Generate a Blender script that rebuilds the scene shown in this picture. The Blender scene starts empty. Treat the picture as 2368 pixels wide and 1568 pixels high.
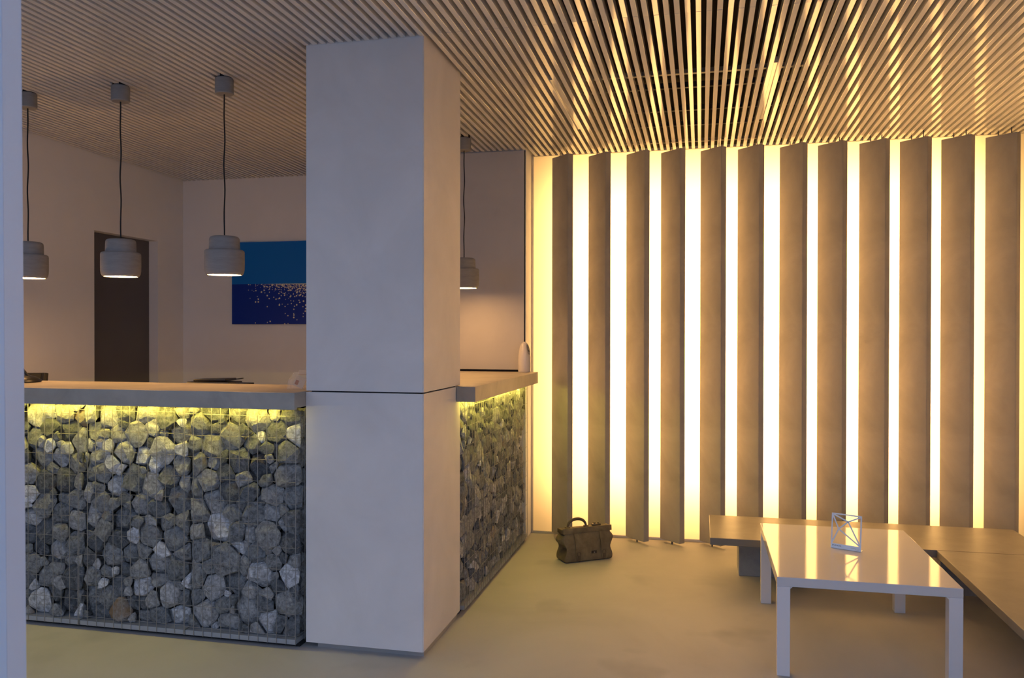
import bpy, bmesh, math, random
from mathutils import Vector, Matrix, noise

random.seed(11)
SC = bpy.context.scene
COL = SC.collection

# ------------------------------------------------------------------ camera, world, exposure
F_PX, YAW, PITCH, ROLL, EYE = 1906.4, 0.2259, -0.0068, 0.0013, 1.45
cam_d = bpy.data.cameras.new('camera')
cam = bpy.data.objects.new('camera', cam_d)
COL.objects.link(cam)
fw = Vector((-math.sin(YAW) * math.cos(PITCH), math.cos(YAW) * math.cos(PITCH), math.sin(PITCH)))
rt0 = Vector((math.cos(YAW), math.sin(YAW), 0))
up0 = rt0.cross(fw)
rt = rt0 * math.cos(ROLL) + up0 * math.sin(ROLL)
up = up0 * math.cos(ROLL) - rt0 * math.sin(ROLL)
M = Matrix((rt, up, -fw)).transposed().to_4x4()
M.translation = (0, 0, EYE)
cam.matrix_world = M
cam_d.sensor_fit = 'HORIZONTAL'
cam_d.sensor_width = 36.0
cam_d.lens = F_PX / 2368.0 * 36.0
cam_d.clip_start = 0.05
cam_d.dof.use_dof = True
cam_d.dof.focus_distance = 3.75
cam_d.dof.aperture_fstop = 6.5
SC.camera = cam

world = bpy.data.worlds.new('dusk_sky')
SC.world = world
world.use_nodes = True
bg = world.node_tree.nodes['Background']
bg.inputs[0].default_value = (0.51, 0.65, 1.0, 1)
bg.inputs[1].default_value = 1.04

SC.view_settings.view_transform = 'Standard'
SC.view_settings.look = 'None'
SC.view_settings.exposure = 0.0
SC.view_settings.gamma = 1.0
SC.view_settings.use_curve_mapping = False

PANEL_COL, PANEL_L = (1.0, 0.53, 0.16), 13.6     # lamps inside the light wall
LED_COL, LED_L = (1.0, 0.78, 0.11), 84.0          # strips below the counter slabs
BULB_COL, BULB_L = (1.0, 0.52, 0.17), 58.0        # pendants
DESK_L = 270.0

# ------------------------------------------------------------------ materials
MATS = {}


def nodes_of(name):
    m = bpy.data.materials.new(name)
    m.use_nodes = True
    nt = m.node_tree
    return m, nt, nt.nodes, nt.links, nt.nodes['Principled BSDF']


def mat(name, col, rough=0.6, var=0.0, scale=4.0, bump=0.0, bscale=60.0, spec=0.5, metal=0.0, stretch=(1, 1, 1), stain=None, coat=0.0):
    if name in MATS:
        return MATS[name]
    m, nt, N, L, p = nodes_of(name)
    p.inputs['Roughness'].default_value = rough
    p.inputs['Metallic'].default_value = metal
    p.inputs['Specular IOR Level'].default_value = spec
    p.inputs['Coat Weight'].default_value = coat
    p.inputs['Base Color'].default_value = (*col, 1)
    tc = N.new('ShaderNodeTexCoord')
    mp = N.new('ShaderNodeMapping')
    mp.inputs['Scale'].default_value = stretch
    L.new(tc.outputs['Object'], mp.inputs['Vector'])
    if var:
        n = N.new('ShaderNodeTexNoise')
        n.inputs['Scale'].default_value = scale
        n.inputs['Detail'].default_value = 6
        n.inputs['Roughness'].default_value = 0.6
        n.inputs['Distortion'].default_value = 0.6
        L.new(mp.outputs[0], n.inputs['Vector'])
        r = N.new('ShaderNodeValToRGB')
        r.color_ramp.elements[0].position = 0.3
        r.color_ramp.elements[1].position = 0.7
        r.color_ramp.elements[0].color = (*[c * (1 - var) for c in col], 1)
        r.color_ramp.elements[1].color = (*[min(1, c * (1 + var)) for c in col], 1)
        L.new(n.outputs['Fac'], r.inputs[0])
        out = r.outputs[0]
        if stain:
            n2 = N.new('ShaderNodeTexNoise')
            n2.inputs['Scale'].default_value = stain[1]
            n2.inputs['Detail'].default_value = 3
            L.new(mp.outputs[0], n2.inputs['Vector'])
            mr = N.new('ShaderNodeMapRange')
            mr.inputs[1].default_value = 0.60
            mr.inputs[2].default_value = 0.72
            L.new(n2.outputs['Fac'], mr.inputs[0])
            mul = N.new('ShaderNodeMath')
            mul.operation = 'MULTIPLY'
            mul.inputs[1].default_value = stain[2]
            L.new(mr.outputs[0], mul.inputs[0])
            mx = N.new('ShaderNodeMixRGB')
            mx.inputs[2].default_value = (*stain[0], 1)
            L.new(mul.outputs[0], mx.inputs[0])
            L.new(out, mx.inputs[1])
            out = mx.outputs[0]
        L.new(out, p.inputs['Base Color'])
    if bump:
        n = N.new('ShaderNodeTexNoise')
        n.inputs['Scale'].default_value = bscale
        n.inputs['Detail'].default_value = 5
        L.new(mp.outputs[0], n.inputs['Vector'])
        b = N.new('ShaderNodeBump')
        b.inputs['Strength'].default_value = bump
        b.inputs['Distance'].default_value = 0.004
        L.new(n.outputs['Fac'], b.inputs['Height'])
        L.new(b.outputs[0], p.inputs['Normal'])
    MATS[name] = m
    return m


def emit(name, col, strength):
    m, nt, N, L, p = nodes_of(name)
    N.remove(p)
    e = N.new('ShaderNodeEmission')
    e.inputs[0].default_value = (*col, 1)
    e.inputs[1].default_value = strength
    L.new(e.outputs[0], N['Material Output'].inputs[0])
    return m


def diffuser_mat():
    m, nt, N, L, p = nodes_of('backlit_membrane')
    N.remove(p)
    t = N.new('ShaderNodeBsdfTranslucent')
    t.inputs[0].default_value = (0.80, 0.80, 0.80, 1)
    L.new(t.outputs[0], N['Material Output'].inputs[0])
    return m


def stone_mat(name, rusty=False):
    m, nt, N, L, p = nodes_of(name)
    p.inputs['Roughness'].default_value = 0.62
    p.inputs['Specular IOR Level'].default_value = 0.5
    oi = N.new('ShaderNodeObjectInfo')
    r = N.new('ShaderNodeValToRGB')
    cr = r.color_ramp
    cr.elements[0].position, cr.elements[0].color = 0.0, (0.085, 0.095, 0.105, 1)
    cr.elements[1].position, cr.elements[1].color = 1.0, (0.72, 0.73, 0.75, 1)
    for pos, c in ((0.3, (0.18, 0.195, 0.205)), (0.6, (0.28, 0.285, 0.28)), (0.86, (0.41, 0.42, 0.43))):
        e = cr.elements.new(pos)
        e.color = (*c, 1)
    L.new(oi.outputs['Random'], r.inputs[0])
    tc = N.new('ShaderNodeTexCoord')
    add = N.new('ShaderNodeVectorMath')
    add.operation = 'ADD'
    cmb = N.new('ShaderNodeMath')
    cmb.operation = 'MULTIPLY'
    cmb.inputs[1].default_value = 40
    L.new(oi.outputs['Random'], cmb.inputs[0])
    L.new(tc.outputs['Object'], add.inputs[0])
    L.new(cmb.outputs[0], add.inputs[1])
    n = N.new('ShaderNodeTexNoise')
    n.inputs['Scale'].default_value = 48
    n.inputs['Detail'].default_value = 10
    n.inputs['Roughness'].default_value = 0.72
    n.inputs['Distortion'].default_value = 0.5
    L.new(add.outputs[0], n.inputs['Vector'])
    mr = N.new('ShaderNodeMapRange')
    mr.inputs[1].default_value, mr.inputs[2].default_value = 0.32, 0.68
    mr.inputs[3].default_value, mr.inputs[4].default_value = 0.3, 1.8
    L.new(n.outputs['Fac'], mr.inputs[0])
    mx = N.new('ShaderNodeMixRGB')
    mx.blend_type = 'MULTIPLY'
    mx.inputs[0].default_value = 1
    L.new(r.outputs[0], mx.inputs[1])
    L.new(mr.outputs[0], mx.inputs[2])
    # pale mineral veins
    w = N.new('ShaderNodeTexNoise')
    w.inputs['Scale'].default_value = 16
    w.inputs['Detail'].default_value = 4
    w.inputs['Distortion'].default_value = 0.9
    L.new(add.outputs[0], w.inputs['Vector'])
    ab = N.new('ShaderNodeMath')
    ab.operation = 'SUBTRACT'
    ab.inputs[1].default_value = 0.5
    L.new(w.outputs['Fac'], ab.inputs[0])
    ab2 = N.new('ShaderNodeMath')
    ab2.operation = 'ABSOLUTE'
    L.new(ab.outputs[0], ab2.inputs[0])
    vm = N.new('ShaderNodeMapRange')
    vm.inputs[1].default_value, vm.inputs[2].default_value = 0.0, 0.02
    vm.inputs[3].default_value, vm.inputs[4].default_value = 0.3, 0.0
    L.new(ab2.outputs[0], vm.inputs[0])
    mx2 = N.new('ShaderNodeMixRGB')
    mx2.inputs[2].default_value = (0.5, 0.48, 0.45, 1)
    L.new(vm.outputs[0], mx2.inputs[0])
    L.new(mx.outputs[0], mx2.inputs[1])
    # iron stain
    s = N.new('ShaderNodeTexNoise')
    s.inputs['Scale'].default_value = 9
    s.inputs['Detail'].default_value = 3
    L.new(add.outputs[0], s.inputs['Vector'])
    sm = N.new('ShaderNodeMapRange')
    sm.inputs[1].default_value, sm.inputs[2].default_value = (0.35, 0.6) if rusty else (0.62, 0.75)
    sm.inputs[4].default_value = 0.85 if rusty else 0.45
    L.new(s.outputs['Fac'], sm.inputs[0])
    mx3 = N.new('ShaderNodeMixRGB')
    mx3.inputs[2].default_value = (0.30, 0.17, 0.06, 1)
    L.new(sm.outputs[0], mx3.inputs[0])
    L.new(mx2.outputs[0], mx3.inputs[1])
    L.new(mx3.outputs[0], p.inputs['Base Color'])
    b = N.new('ShaderNodeBump')
    b.inputs['Strength'].default_value = 0.9
    b.inputs['Distance'].default_value = 0.012
    L.new(n.outputs['Fac'], b.inputs['Height'])
    L.new(b.outputs[0], p.inputs['Normal'])
    return m


CONC = mat('fin_concrete', (0.34, 0.315, 0.28), 0.7, 0.16, 3.0, 0.15, 90, 0.35, stain=((0.26, 0.25, 0.235), 2.2, 0.45))
CLAD = mat('clad_panel', (0.74, 0.70, 0.67), 0.55, 0.07, 2.5, 0.05, 120, 0.4, stain=((0.69, 0.655, 0.63), 1.6, 0.5))
SLABM = mat('slab_concrete', (0.365, 0.335, 0.285), 0.42, 0.16, 5.0, 0.08, 80, 0.5, stain=((0.42, 0.39, 0.34), 6.0, 0.4))
BENCHM = mat('bench_concrete', (0.215, 0.195, 0.165), 0.40, 0.13, 5.0, 0.04, 70, 0.3, stain=((0.18, 0.165, 0.14), 3.0, 0.5))
PIERM = mat('raw_concrete', (0.27, 0.28, 0.29), 0.75, 0.18, 9.0, 0.3, 120, 0.4)
FLOORM = mat('floor_microcement', (0.435, 0.425, 0.415), 0.6, 0.10, 1.1, 0.02, 30, 0.25, stain=((0.345, 0.34, 0.335), 1.9, 0.9))
WHITE = mat('white_plaster', (0.84, 0.83, 0.82), 0.85, 0.02, 3.0, 0.03, 200, 0.3)
GREYP = mat('grey_partition', (0.51, 0.49, 0.48), 0.6, 0.06, 2.0, 0.04, 90, 0.4, stain=((0.43, 0.41, 0.40), 3.0, 0.5))
SLATM = mat('slat_lacquer', (0.76, 0.74, 0.71), 0.09, 0.03, 5.0, 0.0, 40, 0.42)
RAILM = mat('rail_metal', (0.50, 0.48, 0.45), 0.5, 0.04)
PLENUM = mat('plenum_black', (0.012, 0.011, 0.011), 0.9, 0.1)
DOORM = mat('door_grey', (0.11, 0.105, 0.105), 0.5, 0.05, 3)
BLACK = mat('black_plastic', (0.012, 0.012, 0.013), 0.35, 0.1, 10)
CORDM = mat('black_cord', (0.01, 0.01, 0.01), 0.6, 0.1, 30)
GAP = mat('shadow_joint', (0.015, 0.015, 0.017), 0.9, 0.1, 5)
LAMPM = mat('lamp_concrete', (0.30, 0.293, 0.285), 0.85, 0.10, 14.0, 0.25, 150, 0.3, stretch=(1, 1, 5))
WIREM = mat('galvanised_wire', (0.30, 0.29, 0.27), 0.45, 0.1, 60, metal=0.35)
TRAYM = mat('steel_tray', (0.36, 0.38, 0.40), 0.5, 0.08, 10, metal=0.3)
ALU = mat('aluminium', (0.55, 0.54, 0.53), 0.32, 0.04, 10, metal=0.8)
LACQ = mat('table_lacquer', (0.64, 0.63, 0.63), 0.08, 0.01, 3.0, spec=0.22)
LACQS = mat('table_lacquer_lit', (0.74, 0.73, 0.74), 0.22, 0.01, 3.0, spec=0.5)  # same white lacquer as the top, lightened for the sky light on the legs
SIGNM = mat('sign_steel', (0.62, 0.66, 0.70), 0.28, 0.04, 12, metal=0.6)
INK = mat('ink', (0.02, 0.025, 0.035), 0.6, 0.05)
LEATHER = mat('bag_leather', (0.16, 0.125, 0.075), 0.62, 0.28, 14, 0.4, 55, 0.35, stain=((0.27, 0.215, 0.12), 9.0, 0.6))
LEATHERD = mat('bag_leather_dark', (0.11, 0.085, 0.055), 0.6, 0.25, 16, 0.35, 60, 0.35)
BRASS = mat('bag_metal', (0.16, 0.13, 0.09), 0.45, 0.2, 40, metal=0.6)
PLATE = mat('bag_plate', (0.02, 0.015, 0.012), 0.35, 0.1, 40)
PALE = mat('bag_plate_mark', (0.35, 0.34, 0.32), 0.5, 0.05)
GLOSSW = mat('glossy_white_plastic', (0.66, 0.62, 0.58), 0.15, 0.02, 5)
GREYPL = mat('grey_plastic', (0.30, 0.28, 0.26), 0.35, 0.05, 10)
FRAMEW = mat('frame_white_bluelit', (0.58, 0.68, 0.82), 0.5, 0.02, 4)  # white frame with blue daylight put into its colour
FRAMEB = mat('frame_daylit_side', (0.52, 0.70, 0.92), 0.5, 0.02, 4)  # same white frame, stronger daylight blue painted in on the outer side
CARD = mat('paper_card', (0.52, 0.43, 0.32), 0.7, 0.05, 20)
CARD2 = mat('paper_print', (0.35, 0.16, 0.09), 0.7, 0.2, 60)
SCREEN = mat('dark_screen', (0.03, 0.026, 0.008), 0.3, 0.15, 8)
PAVE = mat('paving', (0.16, 0.16, 0.165), 0.8, 0.12, 3, 0.1, 30)
STONE, STONER = stone_mat('gabion_stone'), stone_mat('gabion_stone_rust', True)


def acrylic():
    m, nt, N, L, p = nodes_of('clear_acrylic')
    p.inputs['Base Color'].default_value = (0.93, 0.90, 0.88, 1)
    p.inputs['Roughness'].default_value = 0.08
    p.inputs['Alpha'].default_value = 0.07
    p.inputs['Specular IOR Level'].default_value = 0.7
    n = N.new('ShaderNodeTexNoise')
    n.inputs['Scale'].default_value = 30
    r = N.new('ShaderNodeMapRange')
    r.inputs[3].default_value, r.inputs[4].default_value = 0.04, 0.14
    L.new(n.outputs['Fac'], r.inputs[0])
    L.new(r.outputs[0], p.inputs['Roughness'])
    return m


ACRYL = acrylic()

# ------------------------------------------------------------------ mesh helpers


class MB:
    """collects vertices and faces in world coordinates"""

    def __init__(s):
        s.v, s.f = [], []

    def add(s, vs, fs):
        o = len(s.v)
        s.v += [Vector(v) for v in vs]
        s.f += [[i + o for i in f] for f in fs]
        return s

    def box(s, x0, x1, y0, y1, z0, z1, c=0.0):
        if c <= 0:
            vs = [(x, y, z) for z in (z0, z1) for y in (y0, y1) for x in (x0, x1)]
            return s.add(vs, [(0, 2, 3, 1), (4, 5, 7, 6), (0, 1, 5, 4), (2, 6, 7, 3), (0, 4, 6, 2), (1, 3, 7, 5)])
        bm = bmesh.new()
        bmesh.ops.create_cube(bm, size=1)
        for v in bm.verts:
            v.co = Vector(((x0 + x1) / 2 + v.co.x * (x1 - x0), (y0 + y1) / 2 + v.co.y * (y1 - y0), (z0 + z1) / 2 + v.co.z * (z1 - z0)))
        bmesh.ops.bevel(bm, geom=bm.edges[:], offset=c, segments=2, affect='EDGES', profile=0.5)
        return s.bm(bm)

    def bm(s, bm, free=True):
        bm.verts.index_update()
        s.add([v.co.copy() for v in bm.verts], [[v.index for v in f.verts] for f in bm.faces])
        if free:
            bm.free()
        return s

    def lathe(s, prof, c=(0, 0, 0), n=40):
        """prof: list of (r, z); closed where r is 0"""
        cx, cy, cz = c
        rings = []
        vs, fs = [], []
        for r, z in prof:
            if r < 1e-6:
                rings.append([len(vs)])
                vs.append((cx, cy, cz + z))
            else:
                rings.append(list(range(len(vs), len(vs) + n)))
                vs += [(cx + r * math.cos(2 * math.pi * k / n), cy + r * math.sin(2 * math.pi * k / n), cz + z) for k in range(n)]
        for a, b in zip(rings, rings[1:]):
            for k in range(n):
                k2 = (k + 1) % n
                if len(a) == 1 and len(b) == 1:
                    continue
                if len(a) == 1:
                    fs.append((a[0], b[k2], b[k]))
                elif len(b) == 1:
                    fs.append((a[k], a[k2], b[0]))
                else:
                    fs.append((a[k], a[k2], b[k2], b[k]))
        return s.add(vs, fs)

    def tube(s, pts, r, n=8, caps=True):
        pts = [Vector(p) for p in pts]
        vs, fs = [], []
        ref = None
        for i, p in enumerate(pts):
            d = (pts[min(i + 1, len(pts) - 1)] - pts[max(i - 1, 0)]).normalized()
            if ref is None:
                ref = Vector((0, 0, 1)) if abs(d.z) < 0.9 else Vector((1, 0, 0))
            a = d.cross(ref).normalized()
            b = d.cross(a).normalized()
            rr = r[i] if isinstance(r, (list, tuple)) else r
            vs += [p + (a * math.cos(2 * math.pi * k / n) + b * math.sin(2 * math.pi * k / n)) * rr for k in range(n)]
        for i in range(len(pts) - 1):
            for k in range(n):
                k2 = (k + 1) % n
                fs.append((i * n + k, i * n + k2, (i + 1) * n + k2, (i + 1) * n + k))
        if caps:
            fs.append(list(range(n))[::-1])
            fs.append([(len(pts) - 1) * n + k for k in range(n)])
        return s.add(vs, fs)

    def prism(s, poly, z0, z1):
        n = len(poly)
        vs = [(x, y, z0) for x, y in poly] + [(x, y, z1) for x, y in poly]
        fs = [list(range(n))[::-1], [n + k for k in range(n)]] + [(k, (k + 1) % n, n + (k + 1) % n, n + k) for k in range(n)]
        return s.add(vs, fs)

    def xf(s, mtx):
        s.v = [mtx @ v for v in s.v]
        return s


def link(o, parent=None):
    COL.objects.link(o)
    if parent is not None:
        o.parent = parent
    return o


def origin_of(o):
    p = Vector((0, 0, 0))
    while o is not None:
        p += o.location
        o = o.parent
    return p


def part(name, mb, m, parent=None, smooth=False, label=None, kind=None, at=None):
    """one mesh object; vertices are given in world coordinates"""
    base = origin_of(parent) if parent is not None else Vector((0, 0, 0))
    loc = Vector(at) if at is not None else base
    me = bpy.data.meshes.new(name)
    me.from_pydata([v - loc for v in mb.v], [], mb.f)
    bm = bmesh.new()
    bm.from_mesh(me)
    bmesh.ops.recalc_face_normals(bm, faces=bm.faces[:])
    bm.to_mesh(me)
    bm.free()
    me.materials.append(m)
    if smooth:
        for p in me.polygons:
            p.use_smooth = True
        try:
            me.set_sharp_from_angle(angle=math.radians(40))
        except Exception:
            pass
    o = bpy.data.objects.new(name, me)
    o.location = loc - base
    link(o, parent)
    if label:
        o['label'] = label
    if kind:
        o['kind'] = kind
    return o


def thing(name, label, cat, loc=(0, 0, 0), group=None):
    o = bpy.data.objects.new(name, None)
    o.empty_display_size = 0.1
    o.location = loc
    link(o)
    o['label'] = label
    o['category'] = cat
    if group:
        o['group'] = group
    return o


def tag(o, label, cat, group=None):
    o['label'] = label
    o['category'] = cat
    if group:
        o['group'] = group
    return o


def struct(name, mb, m, smooth=False, label=None):
    return part(name, mb, m, None, smooth, label, 'structure')


# ------------------------------------------------------------------ dimensions (metres)
XL, XR = -4.27, 2.18           # side walls
YF = 1.15                      # facade line, open towards the camera
YBL = 6.17                     # back wall behind the desk
YP = 5.66                      # grey partition face
YW = 5.876                     # light wall face
CX0, CX1, CY0, CY1 = -1.771, -1.202, 3.478, 4.046    # column
HC = 2.767


def ceil_z(y):
    return HC - 0.014 * (y - CY0)


ZT, ZU = 1.183, 1.106          # counter slab top and underside

# ------------------------------------------------------------------ setting
fl = struct('floor', MB().box(XL - 0.2, XR + 0.2, YF - 0.05, 6.5, -0.12, 0.0), FLOORM, label='smooth mottled beige cement floor')
struct('ground_outside', MB().box(-9, 8, -8, YF - 0.052, -0.14, -0.015), PAVE, label='grey paving outside the entrance')
# side wall with the door recess
DY0, DY1, DZ, DR = 5.123, 5.838, 2.19, 0.082
wl = MB()
wl.box(XL - 0.2, XL, YF, DY0, 0, 3.35)
wl.box(XL - 0.2, XL, DY1, 6.5, 0, 3.35)
wl.box(XL - 0.2, XL, DY0, DY1, DZ, 3.35)
struct('wall_left', wl, WHITE, label='plain white plaster side wall with a door recess')
struct('door_1', MB().box(XL - 0.19, XL - DR, DY0 - 0.01, DY1 + 0.01, 0, DZ + 0.01), DOORM, label='flush dark grey door set back in the white wall')
struct('wall_back', MB().box(XL, -2.4, YBL, 6.45, 0, 3.35), WHITE, label='white back wall behind the desk')
struct('wall_right', MB().box(XR, XR + 0.2, YF, 6.5, 0, 3.35), WHITE)
wp = struct('wall_partition', MB().box(-2.62, -1.205, YP + 0.012, 6.45, 0, 3.3), WHITE, label='partition end beside the light wall')
part('cladding_panel', MB().box(-2.6, -1.214, YP - 0.006, YP + 0.0115, ZT + 0.012, ceil_z(YP) - 0.004, 0.001), GREYP, wp, label='smooth grey panel behind the counter')
part('joint', MB().box(-2.6, -1.2085, YP + 0.004, YP + 0.0118, 0.9, ceil_z(YP) - 0.002), GAP, wp)
struct('wall_above_light', MB().box(-1.205, XR, YW + 0.42, 6.5, 0, 3.35), PLENUM)

struct('trim_1', MB().box(XL - 0.2, XR + 0.2, YF - 0.06, YF - 0.005, ceil_z(YF) - 0.01, 3.5), PLENUM, label='dark unseen fascia added to keep sky light out of the ceiling void')  # unseen board, added so sky light stays out of the void
# ceiling: black plenum soffit, lacquered slats hung below, carrier rails
ce = struct('ceiling', MB().box(XL - 0.2, XR + 0.2, YF - 0.05, 6.5, 3.32, 3.5), PLENUM, label='ceiling of pale lacquered slats under a black void')
PITCHX, SW, SH = 0.0427, 0.0222, 0.042
slat_me = bpy.data.meshes.new('slat')
_b = bmesh.new()
bmesh.ops.create_cube(_b, size=1)
for v in _b.verts:
    v.co = Vector((v.co.x * SW, v.co.y, (v.co.z + 0.5) * SH))
bmesh.ops.bevel(_b, geom=[e for e in _b.edges if abs(e.verts[0].co.y - e.verts[1].co.y) > 0.5], offset=0.0012, segments=1, affect='EDGES')
_b.to_mesh(slat_me)
_b.free()
slat_me.materials.append(SLATM)
rs = random.Random(5)


def slat(x, y0, y1, dz=0.0):
    o = bpy.data.objects.new('slat', slat_me)
    ym = (y0 + y1) / 2
    o.location = (x, ym, ceil_z(ym) + dz)
    o.rotation_euler = (math.atan(-0.014), math.radians(rs.uniform(-0.5, 0.5)), 0)
    o.scale = (1, y1 - y0, 1)
    link(o, ce)


k = 0
x = CX1 - SW / 2 + 0.002 + PITCHX
xs = []
while x < XR - 0.02:
    xs.append(x)
    x += PITCHX
x = CX1 - SW / 2 + 0.002
while x > XL + 0.02:
    xs.append(x)
    x -= PITCHX
JOINT = 3.465
for x in sorted(xs):
    end = YBL - 0.005 if x < -2.64 else (YP - 0.01 if x < -1.2 else YW - 0.012)
    if x < CX0 - 0.006:
        slat(x, YF, end)
    elif x < CX1 + 0.008:
        slat(x, YF, CY0 - 0.002)
        slat(x, CY1 + 0.003, end)
    else:
        slat(x, YF, JOINT - 0.0015, rs.choice((0, 0.0005, -0.001)))
        slat(x, JOINT + 0.0015, end)
for y, z, h, x0, x1 in ((2.2, 0.0, 0.025, XL, XR), (3.2, 0.03, 0.03, XL, XR), (4.38, 0.0, 0.022, -1.15, XR), (4.78, 0.05, 0.03, -1.15, XR), (5.35, 0.08, 0.03, -1.15, XR), (5.60, 0.05, 0.03, -1.15, XR), (YW - 0.03, 0.0, 0.02, -1.2, XR)):
    zz = ceil_z(y) + SH + 0.002 + z
    part('carrier_rail', MB().box(x0 + 0.01, x1 - 0.01, y - 0.014, y + 0.014, zz, zz + h), RAILM if z == 0 else DOORM, ce)
for x, y0, y1 in ((-0.7465, 4.23, 5.235), (0.354, 4.2, 5.23)):     # closed slots between two slats
    xn = min(xs, key=lambda q: abs(q + PITCHX / 2 - x)) + PITCHX / 2
    b = MB().box(xn - 0.0095, xn + 0.0095, y0, y1, 0, 0.03)
    b.v = [Vector((v.x, v.y, v.z + ceil_z(v.y) + 0.011)) for v in b.v]
    part('slot_cover', b, SLATM, ce)

# door frame close to the camera, out of focus
df = thing('door_frame', 'white entrance door frame upright at the picture edge, out of focus', 'door frame', (-1.16, 1.2, 0))
tilt = lambda b: b.xf(Matrix.Translation((-1.2, 1.2, EYE)) @ Matrix.Rotation(math.radians(0.35), 4, 'Y').inverted() @ Matrix.Translation((1.2, -1.2, -EYE)))
part('inner_stop', tilt(MB().box(-1.40, -1.2, 1.2185, 1.261, 0, 2.72)), FRAMEW, df)
part('outer_profile', tilt(MB().box(-1.42, -1.2, 1.155, 1.218, 0, 2.72)), FRAMEB, df, label='outer profile of the frame, blue daylight put into its colour')

# ------------------------------------------------------------------ column clad in panels
co = thing('column', 'square column clad in smooth grey concrete panels beside the counter', 'column', ((CX0 + CX1) / 2, (CY0 + CY1) / 2, 0))
ZS = 1.183
part('core', MB().box(CX0 + 0.02, CX1 - 0.02, CY0 + 0.02, CY1 - 0.02, 0.03, 3.3), GAP, co)
part('plinth', MB().box(CX0 + 0.045, CX1 - 0.008, CY0 + 0.03, CY1 - 0.03, 0.0, 0.032), ALU, co)
TH = 0.018
for z0, z1, e in ((0.028, ZS - 0.003, 0.0), (ZS + 0.003, ceil_z(CY0) + 0.03, 0.002)):
    part('cladding_panel', MB().box(CX0 + e, CX1 - 0.0035, CY0, CY0 + TH, z0, z1, 0.0012), CLAD, co)
    part('cladding_panel', MB().box(CX1 - TH, CX1, CY0 + 0.0035, CY1, z0, z1, 0.0012), CLAD, co)
    part('cladding_panel', MB().box(CX0 + e, CX0 + TH, CY0 + TH + 0.003, CY1, z0, z1, 0.0012), CLAD, co)
    part('cladding_panel', MB().box(CX0 + TH + 0.003, CX1 - TH - 0.003, CY1 - TH, CY1, z0, z1, 0.0012), CLAD, co)

# ------------------------------------------------------------------ light wall
LX1 = XR - 0.03
LZ0, LZ1 = 0.012, 2.733
lw = thing('light_wall', 'large glowing warm backlit panel filling the wall behind the concrete fins', 'light panel', (0.6, YW, 0))
part('diffuser', MB().box(-1.203, LX1, YW, YW + 0.002, LZ0, LZ1), diffuser_mat(), lw)
hb = MB()
D = 0.27
for a in ((-1.2, LX1, YW + 0.01, YW + D, LZ0 - 0.01, LZ0 - 0.002), (-1.2, LX1, YW + 0.01, YW + D, LZ1 + 0.002, LZ1 + 0.01),
          (-1.2, -1.193, YW + 0.01, YW + D, LZ0, LZ1), (LX1 - 0.007, LX1, YW + 0.01, YW + D, LZ0, LZ1)):
    hb.box(*a)
part('housing', hb, mat('housing_grey', (0.22, 0.22, 0.22), 0.8, 0.05), lw)
part('lamp_board', MB().box(-1.0, 1.80, YW + D - 0.01, YW + D, 0.28, LZ1 - 0.15), emit('lamp_board', PANEL_COL, PANEL_L), lw)
part('frame', MB().box(-1.2035, -1.189, YW - 0.012, YW - 0.001, 0.0, LZ1 + 0.012, 0.002), ALU, lw)
part('frame', MB().box(-1.189, LX1, YW - 0.012, YW - 0.001, 0.0, 0.018, 0.002), ALU, lw)
part('frame', MB().box(-1.189, LX1, YW - 0.008, YW - 0.001, LZ1, LZ1 + 0.02, 0.002), ALU, lw)

# ------------------------------------------------------------------ twelve concrete fins
res = [3.3, .9, -2.8, 2.3, -1.9, 1.1, -4.6, -1.1, -1.9, .6, 2.6, 1.3]
th = math.radians(44.5)
U = Vector((math.cos(th), -math.sin(th), 0))
Nn = Vector((-math.sin(th), -math.cos(th), 0))
words = ['first', 'second', 'third', 'fourth', 'fifth', 'sixth', 'seventh', 'eighth', 'ninth', 'tenth', 'eleventh', 'twelfth']
note = ['tinted yellow near the floor', 'standing behind the leather bag', 'with its foot in open view', 'just before the bench starts', 'at the bench end', '', '', 'behind the cut-out steel sign', '', '', '', 'last of the row']
rf = random.Random(3)
for i in range(13):
    cx = -0.951 + 0.255 * i - (res[i] * 0.0031 if i < 12 else 0)
    if cx > XR - 0.15:
        break
    if i == 12:
        break
    lab = words[i] + ' upright concrete fin from the stone counter' + (', ' + note[i] if note[i] else ', along the bench')
    t = thing('concrete_fin', lab, 'fin', (cx, 5.77, 0), 'concrete fins before the light wall')
    w, tk = 0.194, 0.046
    z1 = 2.705
    bm = bmesh.new()
    bmesh.ops.create_cube(bm, size=1)
    for v in bm.verts:
        v.co = Vector((v.co.x * w, v.co.y * tk, 0.023 + (v.co.z + 0.5) * (z1 - 0.023)))
    bmesh.ops.bevel(bm, geom=bm.edges[:], offset=0.004, segments=2, affect='EDGES', profile=0.5)
    tw = math.radians(rf.uniform(-1.2, 1.2))
    rot = Matrix.Rotation(-th + tw, 4, 'Z')
    for v in bm.verts:
        v.co = rot @ v.co + Vector((cx, 5.77, 0))
    part('panel', MB().bm(bm), CONC, t)
    for s in (-0.028, 0.052):
        c = Vector((cx, 5.77, 0)) + U * s
        part('hanger_rod', MB().tube([(c.x, c.y, z1 - 0.03), (c.x, c.y, ceil_z(c.y) + 0.055)], 0.0032, 6), DOORM, t)
    part('floor_pin', MB().tube([(cx, 5.77, 0.0), (cx, 5.77, 0.04)], 0.0055, 8), DOORM, t)

# ------------------------------------------------------------------ gabion baskets


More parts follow.
